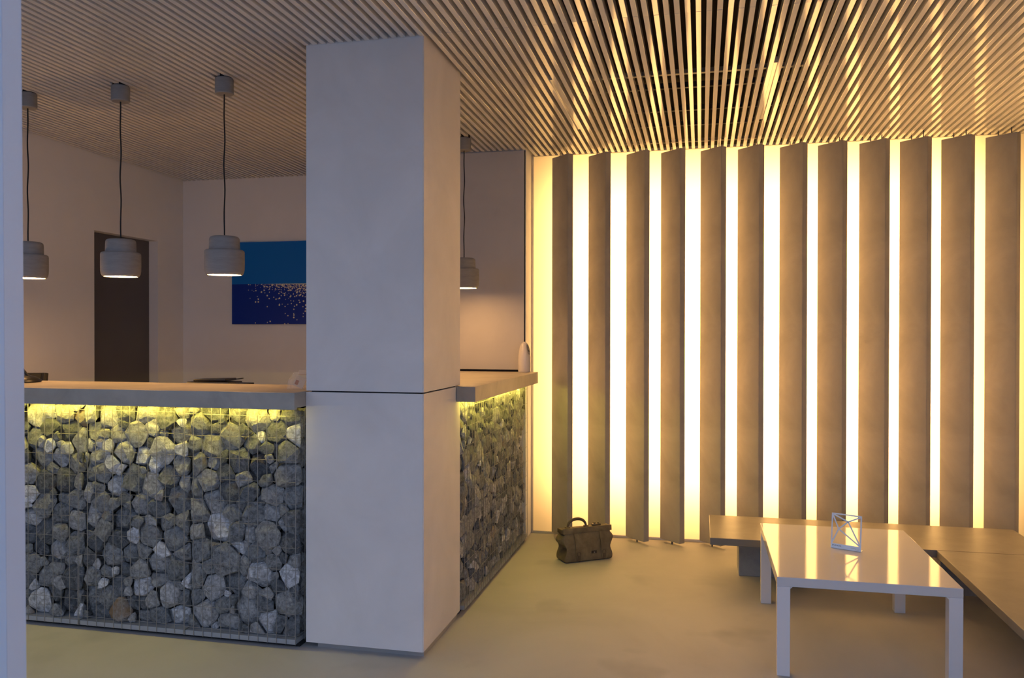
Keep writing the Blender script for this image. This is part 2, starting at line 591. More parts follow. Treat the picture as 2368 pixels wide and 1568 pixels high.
def clip(poly, nx, ny, d):
    out = []
    n = len(poly)
    for i in range(n):
        a, b = poly[i], poly[(i + 1) % n]
        da, db = a[0] * nx + a[1] * ny - d, b[0] * nx + b[1] * ny - d
        if da <= 0:
            out.append(a)
        if (da < 0 < db) or (db < 0 < da):
            t = da / (da - db)
            out.append((a[0] + (b[0] - a[0]) * t, a[1] + (b[1] - a[1]) * t))
    return out


def cells(w, h, rng, r0=0.022, r1=0.066):
    pts = []
    for tries in range(5000):
        f = tries / 5000
        r = (r1 - (r1 - r0) * f ** 0.35) * rng.uniform(0.85, 1.1)
        x, y = rng.uniform(0.3 * r, w - 0.3 * r), rng.uniform(0.3 * r, h - 0.3 * r)
        if all((x - a) ** 2 + (y - b) ** 2 > ((r + c) * 0.83) ** 2 for a, b, c in pts):
            pts.append((x, y, r))
    out = []
    for i, (x, y, r) in enumerate(pts):
        poly = [(0, 0), (w, 0), (w, h), (0, h)]
        for j, (a, b, c) in enumerate(pts):
            if i == j or (a - x) ** 2 + (b - y) ** 2 > 0.09:
                continue
            poly = clip(poly, 2 * (a - x), 2 * (b - y), a * a + b * b - c * c - x * x - y * y + r * r)
            if len(poly) < 3:
                break
        if len(poly) >= 3:
            out.append(poly)
    return out


def stone_points(poly, rng, deep, steps=(0.002, 0.008, 0.016, 0.028)):
    n = len(poly)
    cx, cy = sum(p[0] for p in poly) / n, sum(p[1] for p in poly) / n
    ring = []
    for i in range(n):
        p, a, b = Vector(poly[i]), Vector(poly[i - 1]), Vector(poly[(i + 1) % n])
        ca, cb = rng.uniform(0.08, 0.24), rng.uniform(0.08, 0.24)
        ring.append(p + (a - p) * ca)
        ring.append(p + (b - p) * cb)
    c = Vector((cx, cy))
    size = sum((p - c).length for p in ring) / len(ring)
    g = rng.uniform(1.0, 1.13)
    d0 = rng.choice(steps) + rng.uniform(0, 0.5 * steps[1] + 0.002) + deep
    dm = d0 + size * rng.uniform(0.35, 0.75)
    db = dm + size * rng.uniform(0.5, 0.8)
    tx, ty = rng.uniform(-0.45, 0.45), rng.uniform(-0.45, 0.45)
    pts = []
    for p in ring:
        q = c + (p - c) * g * rng.uniform(0.92, 1.0)
        pts.append((q.x, q.y, max(d0, dm + rng.uniform(-0.25, 0.25) * size)))
        pts.append((c.x + (p.x - c.x) * 0.6, c.y + (p.y - c.y) * 0.6, db))
    off = Vector((rng.uniform(-0.2, 0.2), rng.uniform(-0.2, 0.2))) * size
    m = rng.choice((4, 5, 5, 6))
    a0 = rng.uniform(0, 6.28)
    for k in range(m):
        a = a0 + 6.283 * k / m + rng.uniform(-0.3, 0.3)
        rr = size * rng.uniform(0.4, 0.8)
        q = c + off + Vector((math.cos(a), math.sin(a))) * rr
        dz = d0 + size * 0.18 + (tx * (q.x - c.x) + ty * (q.y - c.y)) + rng.uniform(-0.06, 0.06) * size
        pts.append((q.x, q.y, max(d0, dz)))
    return pts


def hull(pts):
    bm = bmesh.new()
    vs = [bm.verts.new(p) for p in pts]
    r = bmesh.ops.convex_hull(bm, input=vs)
    bmesh.ops.delete(bm, geom=list({g for g in r['geom_interior'] + r['geom_unused'] if isinstance(g, bmesh.types.BMVert)}), context='VERTS')
    bmesh.ops.dissolve_limit(bm, angle_limit=math.radians(14), verts=bm.verts[:], edges=bm.edges[:])
    bmesh.ops.bevel(bm, geom=bm.edges[:], offset=0.0014, segments=1, affect='EDGES')
    bmesh.ops.triangulate(bm, faces=[f for f in bm.faces if len(f.verts) > 4])
    return bm


def fill_face(t, O, ua, na, w, z0, z1, rng, deep=0.0, inner=True, rust=(), steps=(0.002, 0.008, 0.016, 0.028)):
    """stones packed behind one basket face; ua runs along it, na points into the basket"""
    O, ua, na = Vector(O), Vector(ua), Vector(na)
    to = lambda p: O + ua * min(w - 0.001, max(0.001, p[0])) + Vector((0, 0, z0 + min(z1 - z0, max(0.0, p[1])))) + na * (p[2] + 0.004)
    for n, poly in enumerate(cells(w, z1 - z0, rng)):
        bm = hull([to(p) for p in stone_points(poly, rng, deep, steps)])
        c = sum((v.co for v in bm.verts), Vector()) / max(1, len(bm.verts))
        m = STONER if any((c - Vector(q)).length < 0.06 for q in rust) or rng.random() < 0.012 else STONE
        part('stone', MB().bm(bm), m, t, at=c)
    if inner:
        mb = MB()
        for poly in cells(w, z1 - z0, rng, 0.04, 0.07):
            mb.bm(hull([to(p) for p in stone_points(poly, rng, deep + 0.055)]))
        part('inner_stones', mb, STONE, t, kind='stuff')


def mesh_face(mb, O, ua, na, w, z0, z1, zs, pitch=0.0485, first=0.0):
    O, ua, na = Vector(O), Vector(ua), Vector(na)
    n = max(1, round(w / pitch))
    for i in range(n + 1):
        p = O + ua * (first + (w - first) * i / n)
        j = ua * random.uniform(-0.002, 0.002)
        mb.tube([p + Vector((0, 0, z0)) + j, p + Vector((0, 0, z1)) - j], 0.0016, 5, False)
    for z in zs:
        a, b = O + na * 0.003 + Vector((0, 0, z)), O + ua * w + na * 0.003 + Vector((0, 0, z))
        mb.tube([a, (a + b) / 2 + Vector((0, 0, random.uniform(-.002, .002))), b], 0.0012, 5, False)


GY = 3.452
GZ0, GZ1 = 0.045, 1.098
left = [(-1.806, -2.380, 'beside the column', 0.0), (-2.386, -2.962, 'under the counter between its two neighbours', 0.006), (-2.968, -3.545, 'partly hidden by the white door frame', -0.012)]
for n, (xa, xb, lab, dz) in enumerate(left):
    rng = random.Random(100 + n)
    t = thing('gabion_basket', 'wire basket of grey stones in the counter front, ' + lab, 'stone basket', ((xa + xb) / 2, GY + 0.2, 0), 'stone baskets of the counter front')
    w = xa - xb
    fill_face(t, (xb, GY, 0), (1, 0, 0), (0, 1, 0), w, GZ0, GZ1, rng, rust=((-2.80, GY + 0.02, 0.09),) if n == 1 else ())
    zs = [0.06 + dz + 0.1009 * k for k in range(11)]
    mb = MB()
    mesh_face(mb, (xb, GY - 0.006, 0), (1, 0, 0), (0, 1, 0), w, 0.022, GZ1, zs)
    if n == 0:
        fill_face(t, (xa, GY + 0.055, 0), (0, 1, 0), (-1, 0, 0), 0.34, GZ0, GZ1, random.Random(77), inner=False)
        mesh_face(mb, (xa + 0.006, GY, 0), (0, 1, 0), (-1, 0, 0), 0.40, 0.022, GZ1, zs, 0.0725, 0.0725)
    part('wire_mesh', mb, WIREM, t)
    part('base_tray', MB().box(xb + 0.002, xa - 0.002, GY - 0.004, GY + 0.40, 0.022, 0.044, 0.001), TRAYM, t)
    part('back_panel', MB().box(xb + 0.002, xa - 0.06, GY + 0.16, GY + 0.40, 0.045, GZ1), GAP, t)
    part('plinth', MB().box(xb, xa - 0.0, GY + 0.035, GY + 0.36, 0.0, 0.022), GAP, t)

GX = -1.192
right = [(4.078, 4.598, 'against the column'), (4.604, 5.124, 'middle of three'), (5.130, 5.645, 'next to the light wall')]
for n, (ya, yb, lab) in enumerate(right):
    rng = random.Random(200 + n)
    t = thing('gabion_basket', 'basket of grey stones in the counter side behind the column, ' + lab, 'stone basket', (GX - 0.2, (ya + yb) / 2, 0), 'stone baskets of the counter side')
    w = yb - ya
    fill_face(t, (GX, ya, 0), (0, 1, 0), (-1, 0, 0), w, GZ0, GZ1, rng, steps=(0.0, 0.003, 0.006, 0.011))
    zs = [0.06 + (0.0, 0.006, -0.008)[n] + 0.1009 * k for k in range(11)]
    mb = MB()
    mesh_face(mb, (GX + 0.006, ya, 0), (0, 1, 0), (-1, 0, 0), w, 0.022, GZ1, zs)
    part('wire_mesh', mb, WIREM, t)
    part('base_tray', MB().box(GX - 0.40, GX + 0.004, ya + 0.002, yb - 0.002, 0.022, 0.044, 0.001), TRAYM, t)
    part('back_panel', MB().box(GX - 0.40, GX - 0.16, ya + 0.002, yb - 0.002, 0.045, GZ1), GAP, t)
    part('plinth', MB().box(GX - 0.36, GX - 0.03, ya, yb, 0.0, 0.022), GAP, t)

# ------------------------------------------------------------------ counter slabs with light strips
LED = emit('led_strip', LED_COL, LED_L)
ct = thing('counter_top', 'long concrete counter slab over the stone front, running up to the column', 'counter top', (-2.9, 3.62, ZU))
part('slab', MB().box(-4.1, CX0 - 0.001, 3.372, 3.90, ZU + 0.008, ZT, 0.002).box(-4.1, CX0 - 0.001, 3.372, 3.394, ZU, ZU + 0.0105, 0.001), SLABM, ct)
part('light_strip', MB().box(-4.05, CX0 - 0.10, 3.420, 3.428, ZU + 0.002, ZU + 0.0075), LED, ct, label='yellow light strip')
part('work_surface', MB().box(-4.1, -1.95, 3.93, 4.62, 0.72, 0.75, 0.003), WHITE, ct)
part('support_panel', MB().box(-4.1, -3.555, 3.50, 3.85, 0.0, ZU), GAP, ct)
part('support_panel', MB().box(-4.1, -1.95, 4.55, 4.6, 0.0, 0.72), GAP, ct)
cs = thing('counter_top', 'short concrete counter slab behind the column, ending at the light wall', 'counter top', (-1.4, 4.8, ZU))
part('slab', MB().box(-1.75, -1.102, CY1 + 0.002, 5.60, ZU + 0.008, ZT, 0.002).box(CX1 + 0.002, -1.102, 3.975, CY1 + 0.004, ZU, ZT, 0.002).box(-1.122, -1.102, CY1, 5.60, ZU, ZU + 0.0105, 0.001), SLABM, cs)
part('light_strip', MB().box(-1.160, -1.152, 4.06, 5.56, ZU + 0.002, ZU + 0.0075), LED, cs, label='yellow light strip')

# ------------------------------------------------------------------ pendant lamps
BULB = emit('lamp_bulb', BULB_COL, BULB_L)


def pendant(x, y, label, sway=0.0):
    t = thing('pendant_lamp', label, 'pendant lamp', (x, y, 0), 'concrete pendants over the counter')
    zc = ceil_z(y)
    part('canopy', MB().lathe([(0, -0.085), (0.043, -0.085), (0.0465, -0.081), (0.0465, -0.008), (0.044, -0.004), (0, -0.004)], (x, y, zc)), LAMPM, t, True)
    part('canopy_mount', MB().lathe([(0, -0.006), (0.04, -0.006), (0.04, 0.05), (0, 0.05)], (x, y, zc), 20), GAP, t)
    zs, zt_ = 1.748, 1.947
    pts = []
    for k in range(25):
        f = k / 24
        a = math.sin(f * math.pi)
        pts.append((x + a * 0.0035 * math.sin(f * 17 + sway), y, zc - 0.083 + (zt_ - 0.004 - zc + 0.083) * f))
    part('cord', MB().tube(pts, 0.0037, 8), CORDM, t, True)
    prof = [(0.0, 0.199), (0.078, 0.199), (0.088, 0.196), (0.095, 0.189), (0.097, 0.180), (0.0985, 0.131), (0.118, 0.129), (0.126, 0.124), (0.128, 0.117),
            (0.1285, 0.06), (0.1275, 0.03), (0.124, 0.014), (0.117, 0.004), (0.110, 0.0), (0.1070, 0.0008), (0.107, 0.03), (0.09, 0.12), (0.0, 0.14)]
    sh = part('shade', MB().lathe([(r * 0.775, z) for r, z in prof], (x, y, zs), 56), LAMPM, t, True)
    part('bulb_disc', MB().lathe([(0.0, 0.0022), (0.0826, 0.0022), (0.0826, 0.012), (0, 0.012)], (x, y, zs), 40), BULB, sh, label='glowing diffuser')


pendant(-3.596, 3.81, 'concrete pendant lamp half hidden by the door frame', 0.5)
pendant(-3.011, 3.81, 'concrete pendant lamp hanging before the dark door', 1.7)
pendant(-2.396, 3.81, 'concrete pendant lamp hanging beside the blue picture', 2.6)
pendant(-1.533, 4.64, 'concrete pendant lamp added unseen behind the column', 0.2)  # unseen, added on the row's spacing to brighten the office behind
pendant(-1.533, 5.25, 'concrete pendant lamp peeking out behind the column', 3.3)

# ------------------------------------------------------------------ picture on the back wall
PX0, PX1, PZ0, PZ1 = -3.793, -2.50, 1.523, 2.199
PZM = 1.853


def picture_mat():
    m, nt, N, L, p = nodes_of('sea_print')
    p.inputs['Roughness'].default_value = 0.35
    p.inputs['Specular IOR Level'].default_value = 0.15
    g = N.new('ShaderNodeNewGeometry')
    sep = N.new('ShaderNodeSeparateXYZ')
    L.new(g.outputs['Position'], sep.inputs[0])

    def math_(op, a, b=None):
        n = N.new('ShaderNodeMath')
        n.operation = op
        for i, q in enumerate((a, b)):
            if q is None:
                continue
            if isinstance(q, (int, float)):
                n.inputs[i].default_value = q
            else:
                L.new(q, n.inputs[i])
        return n.outputs[0]

    def rng(a, f0, f1, t0, t1):
        n = N.new('ShaderNodeMapRange')
        L.new(a, n.inputs[0])
        for i, q in enumerate((f0, f1, t0, t1)):
            n.inputs[i + 1].default_value = q
        return n.outputs[0]

    def dots(scale, lo, hi, zlo, zhi, radius, seed):
        v = N.new('ShaderNodeTexVoronoi')
        v.voronoi_dimensions = '2D'
        v.inputs['Scale'].default_value = scale
        cb = N.new('ShaderNodeCombineXYZ')
        L.new(math_('ADD', sep.outputs['X'], seed), cb.inputs[0])
        L.new(sep.outputs['Z'], cb.inputs[1])
        L.new(cb.outputs[0], v.inputs['Vector'])
        sp = N.new('ShaderNodeSeparateXYZ')
        L.new(v.outputs['Position'], sp.inputs[0])
        px = math_('SUBTRACT', sp.outputs['X'], seed)
        # share of the cells that hold a dot: rises towards the middle of the sheet and towards the horizon
        a = rng(px, PX0 + 0.12, -3.13, 0.0, 1.0)
        b = rng(sp.outputs['Y'], zlo, zhi, lo, hi)
        keep = math_('MULTIPLY', a, b)
        # dots low on the sheet start further in
        sc = N.new('ShaderNodeSeparateXYZ')
        L.new(v.outputs['Color'], sc.inputs[0])
        on = math_('LESS_THAN', sc.outputs[0], keep)
        rad = math_('MULTIPLY', rng(sc.outputs[1], 0, 1, 0.55, 1.15), radius * scale)
        d = math_('LESS_THAN', v.outputs['Distance'], rad)
        return math_('MULTIPLY', on, d)

    d1 = dots(38, 0.34, 0.75, PZ0 + 0.02, PZM, 0.0062, 3.0)
    d2 = dots(75, -0.25, 0.95, PZ0 + 0.15, PZM, 0.0045, 9.0)
    d3 = dots(120, -1.6, 0.95, PZ0 + 0.15, PZM, 0.0034, 5.0)
    line = math_('MULTIPLY', math_('GREATER_THAN', sep.outputs['Z'], PZM - 0.0045), math_('MULTIPLY', rng(sep.outputs['X'], -3.55, -3.2, 0, 1), 0.9))
    alld = math_('MAXIMUM', math_('MAXIMUM', d1, d2), math_('MAXIMUM', d3, line))
    low = math_('LESS_THAN', sep.outputs['Z'], PZM)
    alld = math_('MULTIPLY', alld, low)
    base = N.new('ShaderNodeMixRGB')
    base.inputs[1].default_value = (0.007, 0.17, 0.60, 1)
    base.inputs[2].default_value = (0.010, 0.040, 0.32, 1)
    L.new(low, base.inputs[0])
    mx = N.new('ShaderNodeMixRGB')
    mx.inputs[2].default_value = (0.95, 0.85, 0.60, 1)
    L.new(alld, mx.inputs[0])
    L.new(base.outputs[0], mx.inputs[1])
    L.new(mx.outputs[0], p.inputs['Base Color'])
    return m


pic = thing('wall_picture', 'wide deep blue seascape picture with light dots on the back wall', 'picture', (-3.1, YBL - 0.01, PZ0))
part('print_sheet', MB().box(PX0, PX1, YBL - 0.030, YBL - 0.026, PZ0, PZ1), picture_mat(), pic)
part('backing_panel', MB().box(PX0 + 0.001, PX1 - 0.001, YBL - 0.026, YBL - 0.001, PZ0 + 0.001, PZ1 - 0.001), mat('picture_edge', (0.03, 0.06, 0.16), 0.5, 0.05), pic)

# ------------------------------------------------------------------ things on and behind the counter
# stand with slanted arm at the door frame
st = thing('desk_lamp', 'black desk lamp foot with slanting arm on the counter by the door frame', 'desk lamp', (-3.58, 3.735, ZT))
part('foot', MB().lathe([(0, 0.0), (0.098, 0.0), (0.104, 0.004), (0.102, 0.012), (0.080, 0.028), (0.04, 0.040), (0.0, 0.043)], (-3.58, 3.735, ZT), 40), BLACK, st, True)
part('arm', MB().tube([(-3.515, 3.735, ZT + 0.022), (-3.57, 3.735, ZT + 0.08), (-3.66, 3.735, ZT + 0.165), (-3.765, 3.735, ZT + 0.235)], 0.007, 10), BLACK, st, True)
hd_ = Matrix.Translation((-3.80, 3.745, ZT + 0.245)) @ Vector((0.80, 0.55, 0.42)).to_track_quat('-Z', 'Y').to_matrix().to_4x4()
hs = part('head', MB().lathe([(0.0, 0.05), (0.03, 0.045), (0.05, 0.02), (0.085, -0.055), (0.083, -0.055), (0.047, 0.016), (0.0, 0.035)], (0, 0, 0), 32).xf(hd_), BLACK, st, True)
part('bulb', MB().lathe([(0.0, 0.012), (0.02, 0.006), (0.03, -0.018), (0.022, -0.04), (0.0, -0.048)], (0, 0, 0), 20).xf(hd_), emit('desk_bulb', BULB_COL, DESK_L), hs, True, label='glowing bulb')
# monitor behind the counter
mo = thing('monitor', 'dark computer monitor showing just above the counter by the door frame', 'monitor', (-3.85, 4.12, 0.75))
mx_ = Matrix.Translation((-3.795, 4.1, 0)) @ Matrix.Rotation(math.radians(-14), 4, 'Z')
tl = lambda b: b.xf(mx_ @ Matrix.Translation((0, 0, 0.87)) @ Matrix.Rotation(math.radians(-6), 4, 'X') @ Matrix.Rotation(math.radians(-1.5), 4, 'Y'))
part('bezel', tl(MB().box(-0.52, 0.012, -0.008, 0.022, 0.0, 0.345, 0.004)), BLACK, mo, True)
part('rear_shell', tl(MB().box(-0.515, -0.012, -0.011, -0.0085, 0.01, 0.34)), SCREEN, mo)
part('neck', MB().box(-0.28, -0.22, 0.03, 0.05, 0.757, 0.95, 0.003).xf(mx_), BLACK, mo)
part('foot', MB().box(-0.36, -0.14, -0.05, 0.12, 0.7505, 0.76, 0.003).xf(mx_), BLACK, mo)
# printer
pr = thing('office_printer', 'black office printer just showing over the counter under the blue picture', 'printer', (-2.73, 4.33, 0.75))
part('body', MB().box(-2.935, -2.66, 4.27, 4.42, 0.7505, 1.166, 0.006), BLACK, pr, True)
part('feeder_lid', MB().box(-0.11, 0.10, -0.06, 0.06, 0, 0.014, 0.004).xf(Matrix.Translation((-2.79, 4.345, 1.168)) @ Matrix.Rotation(math.radians(-1.5), 4, 'Y')), BLACK, pr, True)
part('paper_guide', MB().box(-0.02, 0.115, -0.006, 0.006, 0, 0.006).xf(Matrix.Translation((-2.70, 4.30, 1.171)) @ Matrix.Rotation(math.radians(-7), 4, 'Y')), BLACK, pr)
part('side_tray', MB().box(-2.66, -2.56, 4.29, 4.38, 1.148, 1.160, 0.003), BLACK, pr, True)

# card holder of clear acrylic
ch = thing('card_holder', 'small clear acrylic card holder on the counter edge beside the column', 'card holder', (-1.885, 3.60, ZT))
B = Vector((-1.885, 3.585, ZT))
bx = lambda b, a=0, dx=0, dy=0, dz=0: b.xf(Matrix.Translation(B + Vector((dx, dy, dz))) @ Matrix.Rotation(math.radians(-12), 4, 'Z') @ Matrix.Rotation(math.radians(a), 4, 'X'))
part('back_plate', bx(MB().box(-0.05, 0.05, 0, 0.002, 0, 0.082), -18, 0, 0.035, 0.001), ACRYL, ch)
part('pocket_front', bx(MB().box(-0.05, 0.05, 0, 0.002, 0, 0.045), -18, 0, 0.005, 0.001), ACRYL, ch)
part('base_plate', bx(MB().box(-0.05, 0.05, -0.02, 0.07, 0, 0.002), 0, 0, 0, 0.0003), ACRYL, ch)
for s in (-0.05, 0.048):
    part('side_plate', bx(MB().add([(s, 0.005, 0.002), (s, 0.037, 0.002), (s, 0.06, 0.078), (s, 0.019, 0.045), (s + 0.002, 0.005, 0.002), (s + 0.002, 0.037, 0.002), (s + 0.002, 0.06, 0.078), (s + 0.002, 0.019, 0.045)],
                                      [(0, 1, 2, 3), (4, 7, 6, 5), (0, 4, 5, 1), (1, 5, 6, 2), (2, 6, 7, 3), (3, 7, 4, 0)])), ACRYL, ch)
cd = part('card', bx(MB().box(-0.020, 0.044, 0, 0.003, 0.0, 0.05).xf(Matrix.Rotation(math.radians(16), 4, 'Y')), -18, 0.0, 0.012, 0.014), CARD, ch, label='printed cards')
part('card_print', bx(MB().box(-0.012, 0.008, -0.0006, 0.0, 0.008, 0.03).xf(Matrix.Rotation(math.radians(16), 4, 'Y')), -18, 0.0, 0.012, 0.014), CARD2, cd)
part('card', bx(MB().box(-0.012, 0.034, 0, 0.004, 0.068, 0.092), -18, 0.0, 0.030, 0.003), CARD, ch)

# air freshener
AX, AY = -1.187, 5.545
af = thing('air_freshener', 'glossy white bullet shaped air freshener on the short counter slab', 'air freshener', (AX, AY, ZT))
prof = [(0, 0.0), (0.040, 0.0), (0.0425, 0.006), (0.0435, 0.04), (0.0435, 0.08), (0.0415, 0.115), (0.037, 0.15), (0.0305, 0.178), (0.021, 0.198), (0.011, 0.207), (0, 0.21)]
pp = []
for (r0_, z0_), (r1_, z1_) in zip(prof, prof[1:]):
    for q in range(3):
        pp.append((r0_ + (r1_ - r0_) * q / 3, z0_ + (z1_ - z0_) * q / 3))
pp.append(prof[-1])
body = MB().lathe(pp, (0, 0, 0), 48)
P0, PN = Vector((0.030, -0.006, 0.15)), Vector((0.93, -0.30, 0.22)).normalized()
for v in body.v:                                     # flattened slanting recess on the side
    d = (v - P0).dot(PN)
    if d > 0:
        v -= PN * d * 1.0
body.xf(Matrix.Translation((AX, AY, ZT)))
part('body', body, GLOSSW, af, True)
T1 = PN.cross(Vector((0, 0, 1))).normalized()
T2 = T1.cross(PN).normalized()
if T2.z < 0:
    T2 = -T2
mpl = lambda u, v, h: Vector((AX, AY, ZT)) + P0 + T1 * u + T2 * v + PN * h
ins = [mpl(0.016 * math.cos(a), 0.006 + 0.036 * math.sin(a), 0.0003) for a in [2 * math.pi * k / 24 for k in range(24)]] + [mpl(0.016 * math.cos(a), 0.006 + 0.036 * math.sin(a), 0.002) for a in [2 * math.pi * k / 24 for k in range(24)]]
part('spray_panel', MB().add(ins, [list(range(24))[::-1], [24 + k for k in range(24)]] + [(k, (k + 1) % 24, 24 + (k + 1) % 24, 24 + k) for k in range(24)]), GREYPL, af)
for (u, v, ru, rv) in ((0.0, -0.004, 0.005, 0.008), (0.0, 0.022, 0.002, 0.002)):
    ins = [mpl(u + ru * math.cos(a), v + rv * math.sin(a), h) for h in (0.002, 0.0032) for a in [2 * math.pi * k / 16 for k in range(16)]]
    part('nozzle', MB().add(ins, [list(range(16))[::-1], [16 + k for k in range(16)]] + [(k, (k + 1) % 16, 16 + (k + 1) % 16, 16 + k) for k in range(16)]), BLACK, af)

# ------------------------------------------------------------------ benches
BZ = 0.30
b1 = thing('concrete_bench', 'long polished concrete bench in front of the glowing fins', 'bench', (0.9, 5.08, 0))
part('seat_slab', MB().box(0.05, 1.79, 4.772, 5.378, BZ - 0.04, BZ, 0.003), BENCHM, b1)
part('pier', MB().box(0.221, 0.62, 5.112, 5.36, 0, BZ - 0.04, 0.003), PIERM, b1)
part('pier', MB().box(1.30, 1.70, 5.0, 5.36, 0, BZ - 0.04, 0.003), PIERM, b1)
b2 = thing('concrete_bench', 'second concrete bench running towards the viewer beside the white table', 'bench', (1.5, 3.6, 0))
part('seat_slab', MB().box(1.222, 1.79, 2.35, 4.768, BZ - 0.04, BZ, 0.003), BENCHM, b2)
part('pier', MB().box(1.50, 1.74, 4.0, 4.5, 0, BZ - 0.04, 0.003), PIERM, b2)
part('pier', MB().box(1.50, 1.74, 2.5, 3.0, 0, BZ - 0.04, 0.003), PIERM, b2)

# ------------------------------------------------------------------ white coffee table
TX0, TX1, TY0, TY1, TZ = 0.315, 1.036, 3.650, 4.668, 0.42
tb = thing('coffee_table', 'low glossy white coffee table with square legs', 'table', ((TX0 + TX1) / 2, (TY0 + TY1) / 2, 0))
part('table_top', MB().box(TX0, TX1, TY0, TY1, TZ - 0.0395, TZ, 0.0025), LACQ, tb)
LW = 0.054
for x0 in (TX0, TX1 - LW):
    for y0 in (TY0, TY1 - LW):
        g = MB().box(x0 + 0.0004, x0 + LW - 0.0004, y0 + 0.0004, y0 + LW - 0.0004, 0, TZ - 0.0395, 0.002)
        sx = 1 if x0 == TX0 else -1
        xe = x0 + LW if sx == 1 else x0
        zb = TZ - 0.0396
        g.add([(xe, y0 + 0.002, zb), (xe + sx * 0.009, y0 + 0.002, zb), (xe, y0 + 0.002, zb - 0.009), (xe, y0 + LW - 0.002, zb), (xe + sx * 0.009, y0 + LW - 0.002, zb), (xe, y0 + LW - 0.002, zb - 0.009)],
              [(0, 1, 2), (3, 5, 4), (0, 3, 4, 1), (1, 4, 5, 2), (2, 5, 3, 0)])
        part('leg', g, LACQS, tb)

# ------------------------------------------------------------------ cut-out steel sign on the table
SA, SB = Vector((0.610, 4.211, TZ)), Vector((0.736, 4.151, TZ))
SU = (SB - SA).normalized()
SWD = (SB - SA).length
SHT = 0.166
SNB = Vector((-SU.y, SU.x, 0))              # away from the camera
SVZ = (Vector((0, 0, 1)) + SNB * 0.10).normalized()
STN = SU.cross(SVZ).normalized()
if STN.dot(SNB) > 0:
    STN = -STN                              # towards the camera
sg = thing('table_sign', 'small silver cut-out metal sign standing on the white table', 'sign', (SA + SB) / 2)
spt = lambda u, v, h=0.0: SA + SU * (u * SWD) + SVZ * (v * SHT + 0.0012) + STN * h


def strip(mb, a, b, wd, h0=-0.0008, h1=0.0008):
    a2, b2 = Vector((a[0] * SWD, a[1] * SHT)), Vector((b[0] * SWD, b[1] * SHT))
    d = (b2 - a2).normalized()
    n = Vector((-d.y, d.x)) * wd / 2
    q = [a2 - n, b2 - n, b2 + n, a2 + n]
    to = lambda p, h: SA + SU * p.x + SVZ * (p.y + 0.0012) + STN * h
    mb.add([to(p, h) for h in (h0, h1) for p in q], [(0, 1, 2, 3), (4, 7, 6, 5), (0, 4, 5, 1), (1, 5, 6, 2), (2, 6, 7, 3), (3, 7, 4, 0)])


fr = MB()
e = 0.0028
strip(fr, (0.022, 0.0), (0.022, 1.0), 0.006)
strip(fr, (0.978, 0.0), (0.978, 1.0), 0.006)
strip(fr, (0.0, 0.983), (1.0, 0.983), 0.006)
strip(fr, (0.0, 0.065), (1.0, 0.065), 0.022, -0.0009, 0.0009)
part('frame', fr, SIGNM, sg)
PA, PB = (0.55, 0.79), (0.245, 0.56)
for a, b in (((0.03, 0.975), PA), ((0.97, 0.965), PA), ((0.03, 0.965), PB), (PA, PB), ((0.03, 0.14), PB), ((0.96, 0.14), PB), ((0.97, 0.14), PA)):
    s_ = MB()
    strip(s_, a, b, 0.0062, -0.0007, 0.0007)
    part('strut', s_, SIGNM, sg)
ft = MB()
for p, q in ((0.0, 1.0),):
    a0, a1 = SA + SU * 0.0 - STN * 0.0012, SB - STN * 0.0012
    vs = [a0, a1, a1 + SNB * 0.035, a0 + SNB * 0.035]
    ft.add([v + Vector((0, 0, 0.0003)) for v in vs] + [v + Vector((0, 0, 0.0016)) for v in vs], [(0, 1, 2, 3), (4, 7, 6, 5), (0, 4, 5, 1), (1, 5, 6, 2), (2, 6, 7, 3), (3, 7, 4, 0)])
part('foot', ft, SIGNM, sg)


def text_part(name, body, size, origin, ux, vz, nrm, m, parent, ext=0.00025, space=1.0):
    cu = bpy.data.curves.new(name, 'FONT')
    cu.body = body
    cu.size = size
    cu.extrude = ext
    cu.space_character = space
    tmp = bpy.data.objects.new(name, cu)
    COL.objects.link(tmp)
    dg = bpy.context.evaluated_depsgraph_get()
    me = bpy.data.meshes.new_from_object(tmp.evaluated_get(dg))
    bpy.data.objects.remove(tmp)
    mb = MB().add([origin + ux * v.co.x + vz * v.co.y + nrm * v.co.z for v in me.vertices], [list(p.vertices) for p in me.polygons])
    bpy.data.meshes.remove(me)
    return part(name, mb, m, parent)


text_part('lettering', 'SPLENDIA', 0.0092, spt(0.04, 0.060, 0.0010), SU, SVZ, STN, INK, sg, space=1.08)
for v_ in (0.068, 0.034):
    l_ = MB()
    strip(l_, (0.66 if v_ > 0.05 else 0.80, v_), (0.955, v_), 0.0007, 0.0009, 0.0012)
    part('fine_print', l_, INK, sg)

# ------------------------------------------------------------------ leather bag
BA = Vector((-0.830, 5.116, 0))
bu = Vector((0.278, 0.197, 0)).normalized()
bv = Vector((-bu.y, bu.x, 0))
BW, BD = 0.342, 0.140
bag = thing('leather_bag', 'worn olive brown leather doctor bag standing on the floor', 'bag', BA + bu * BW / 2 + bv * BD / 2)
tob = lambda u, v, z: BA + bu * u + bv * v + Vector((0, 0, z))
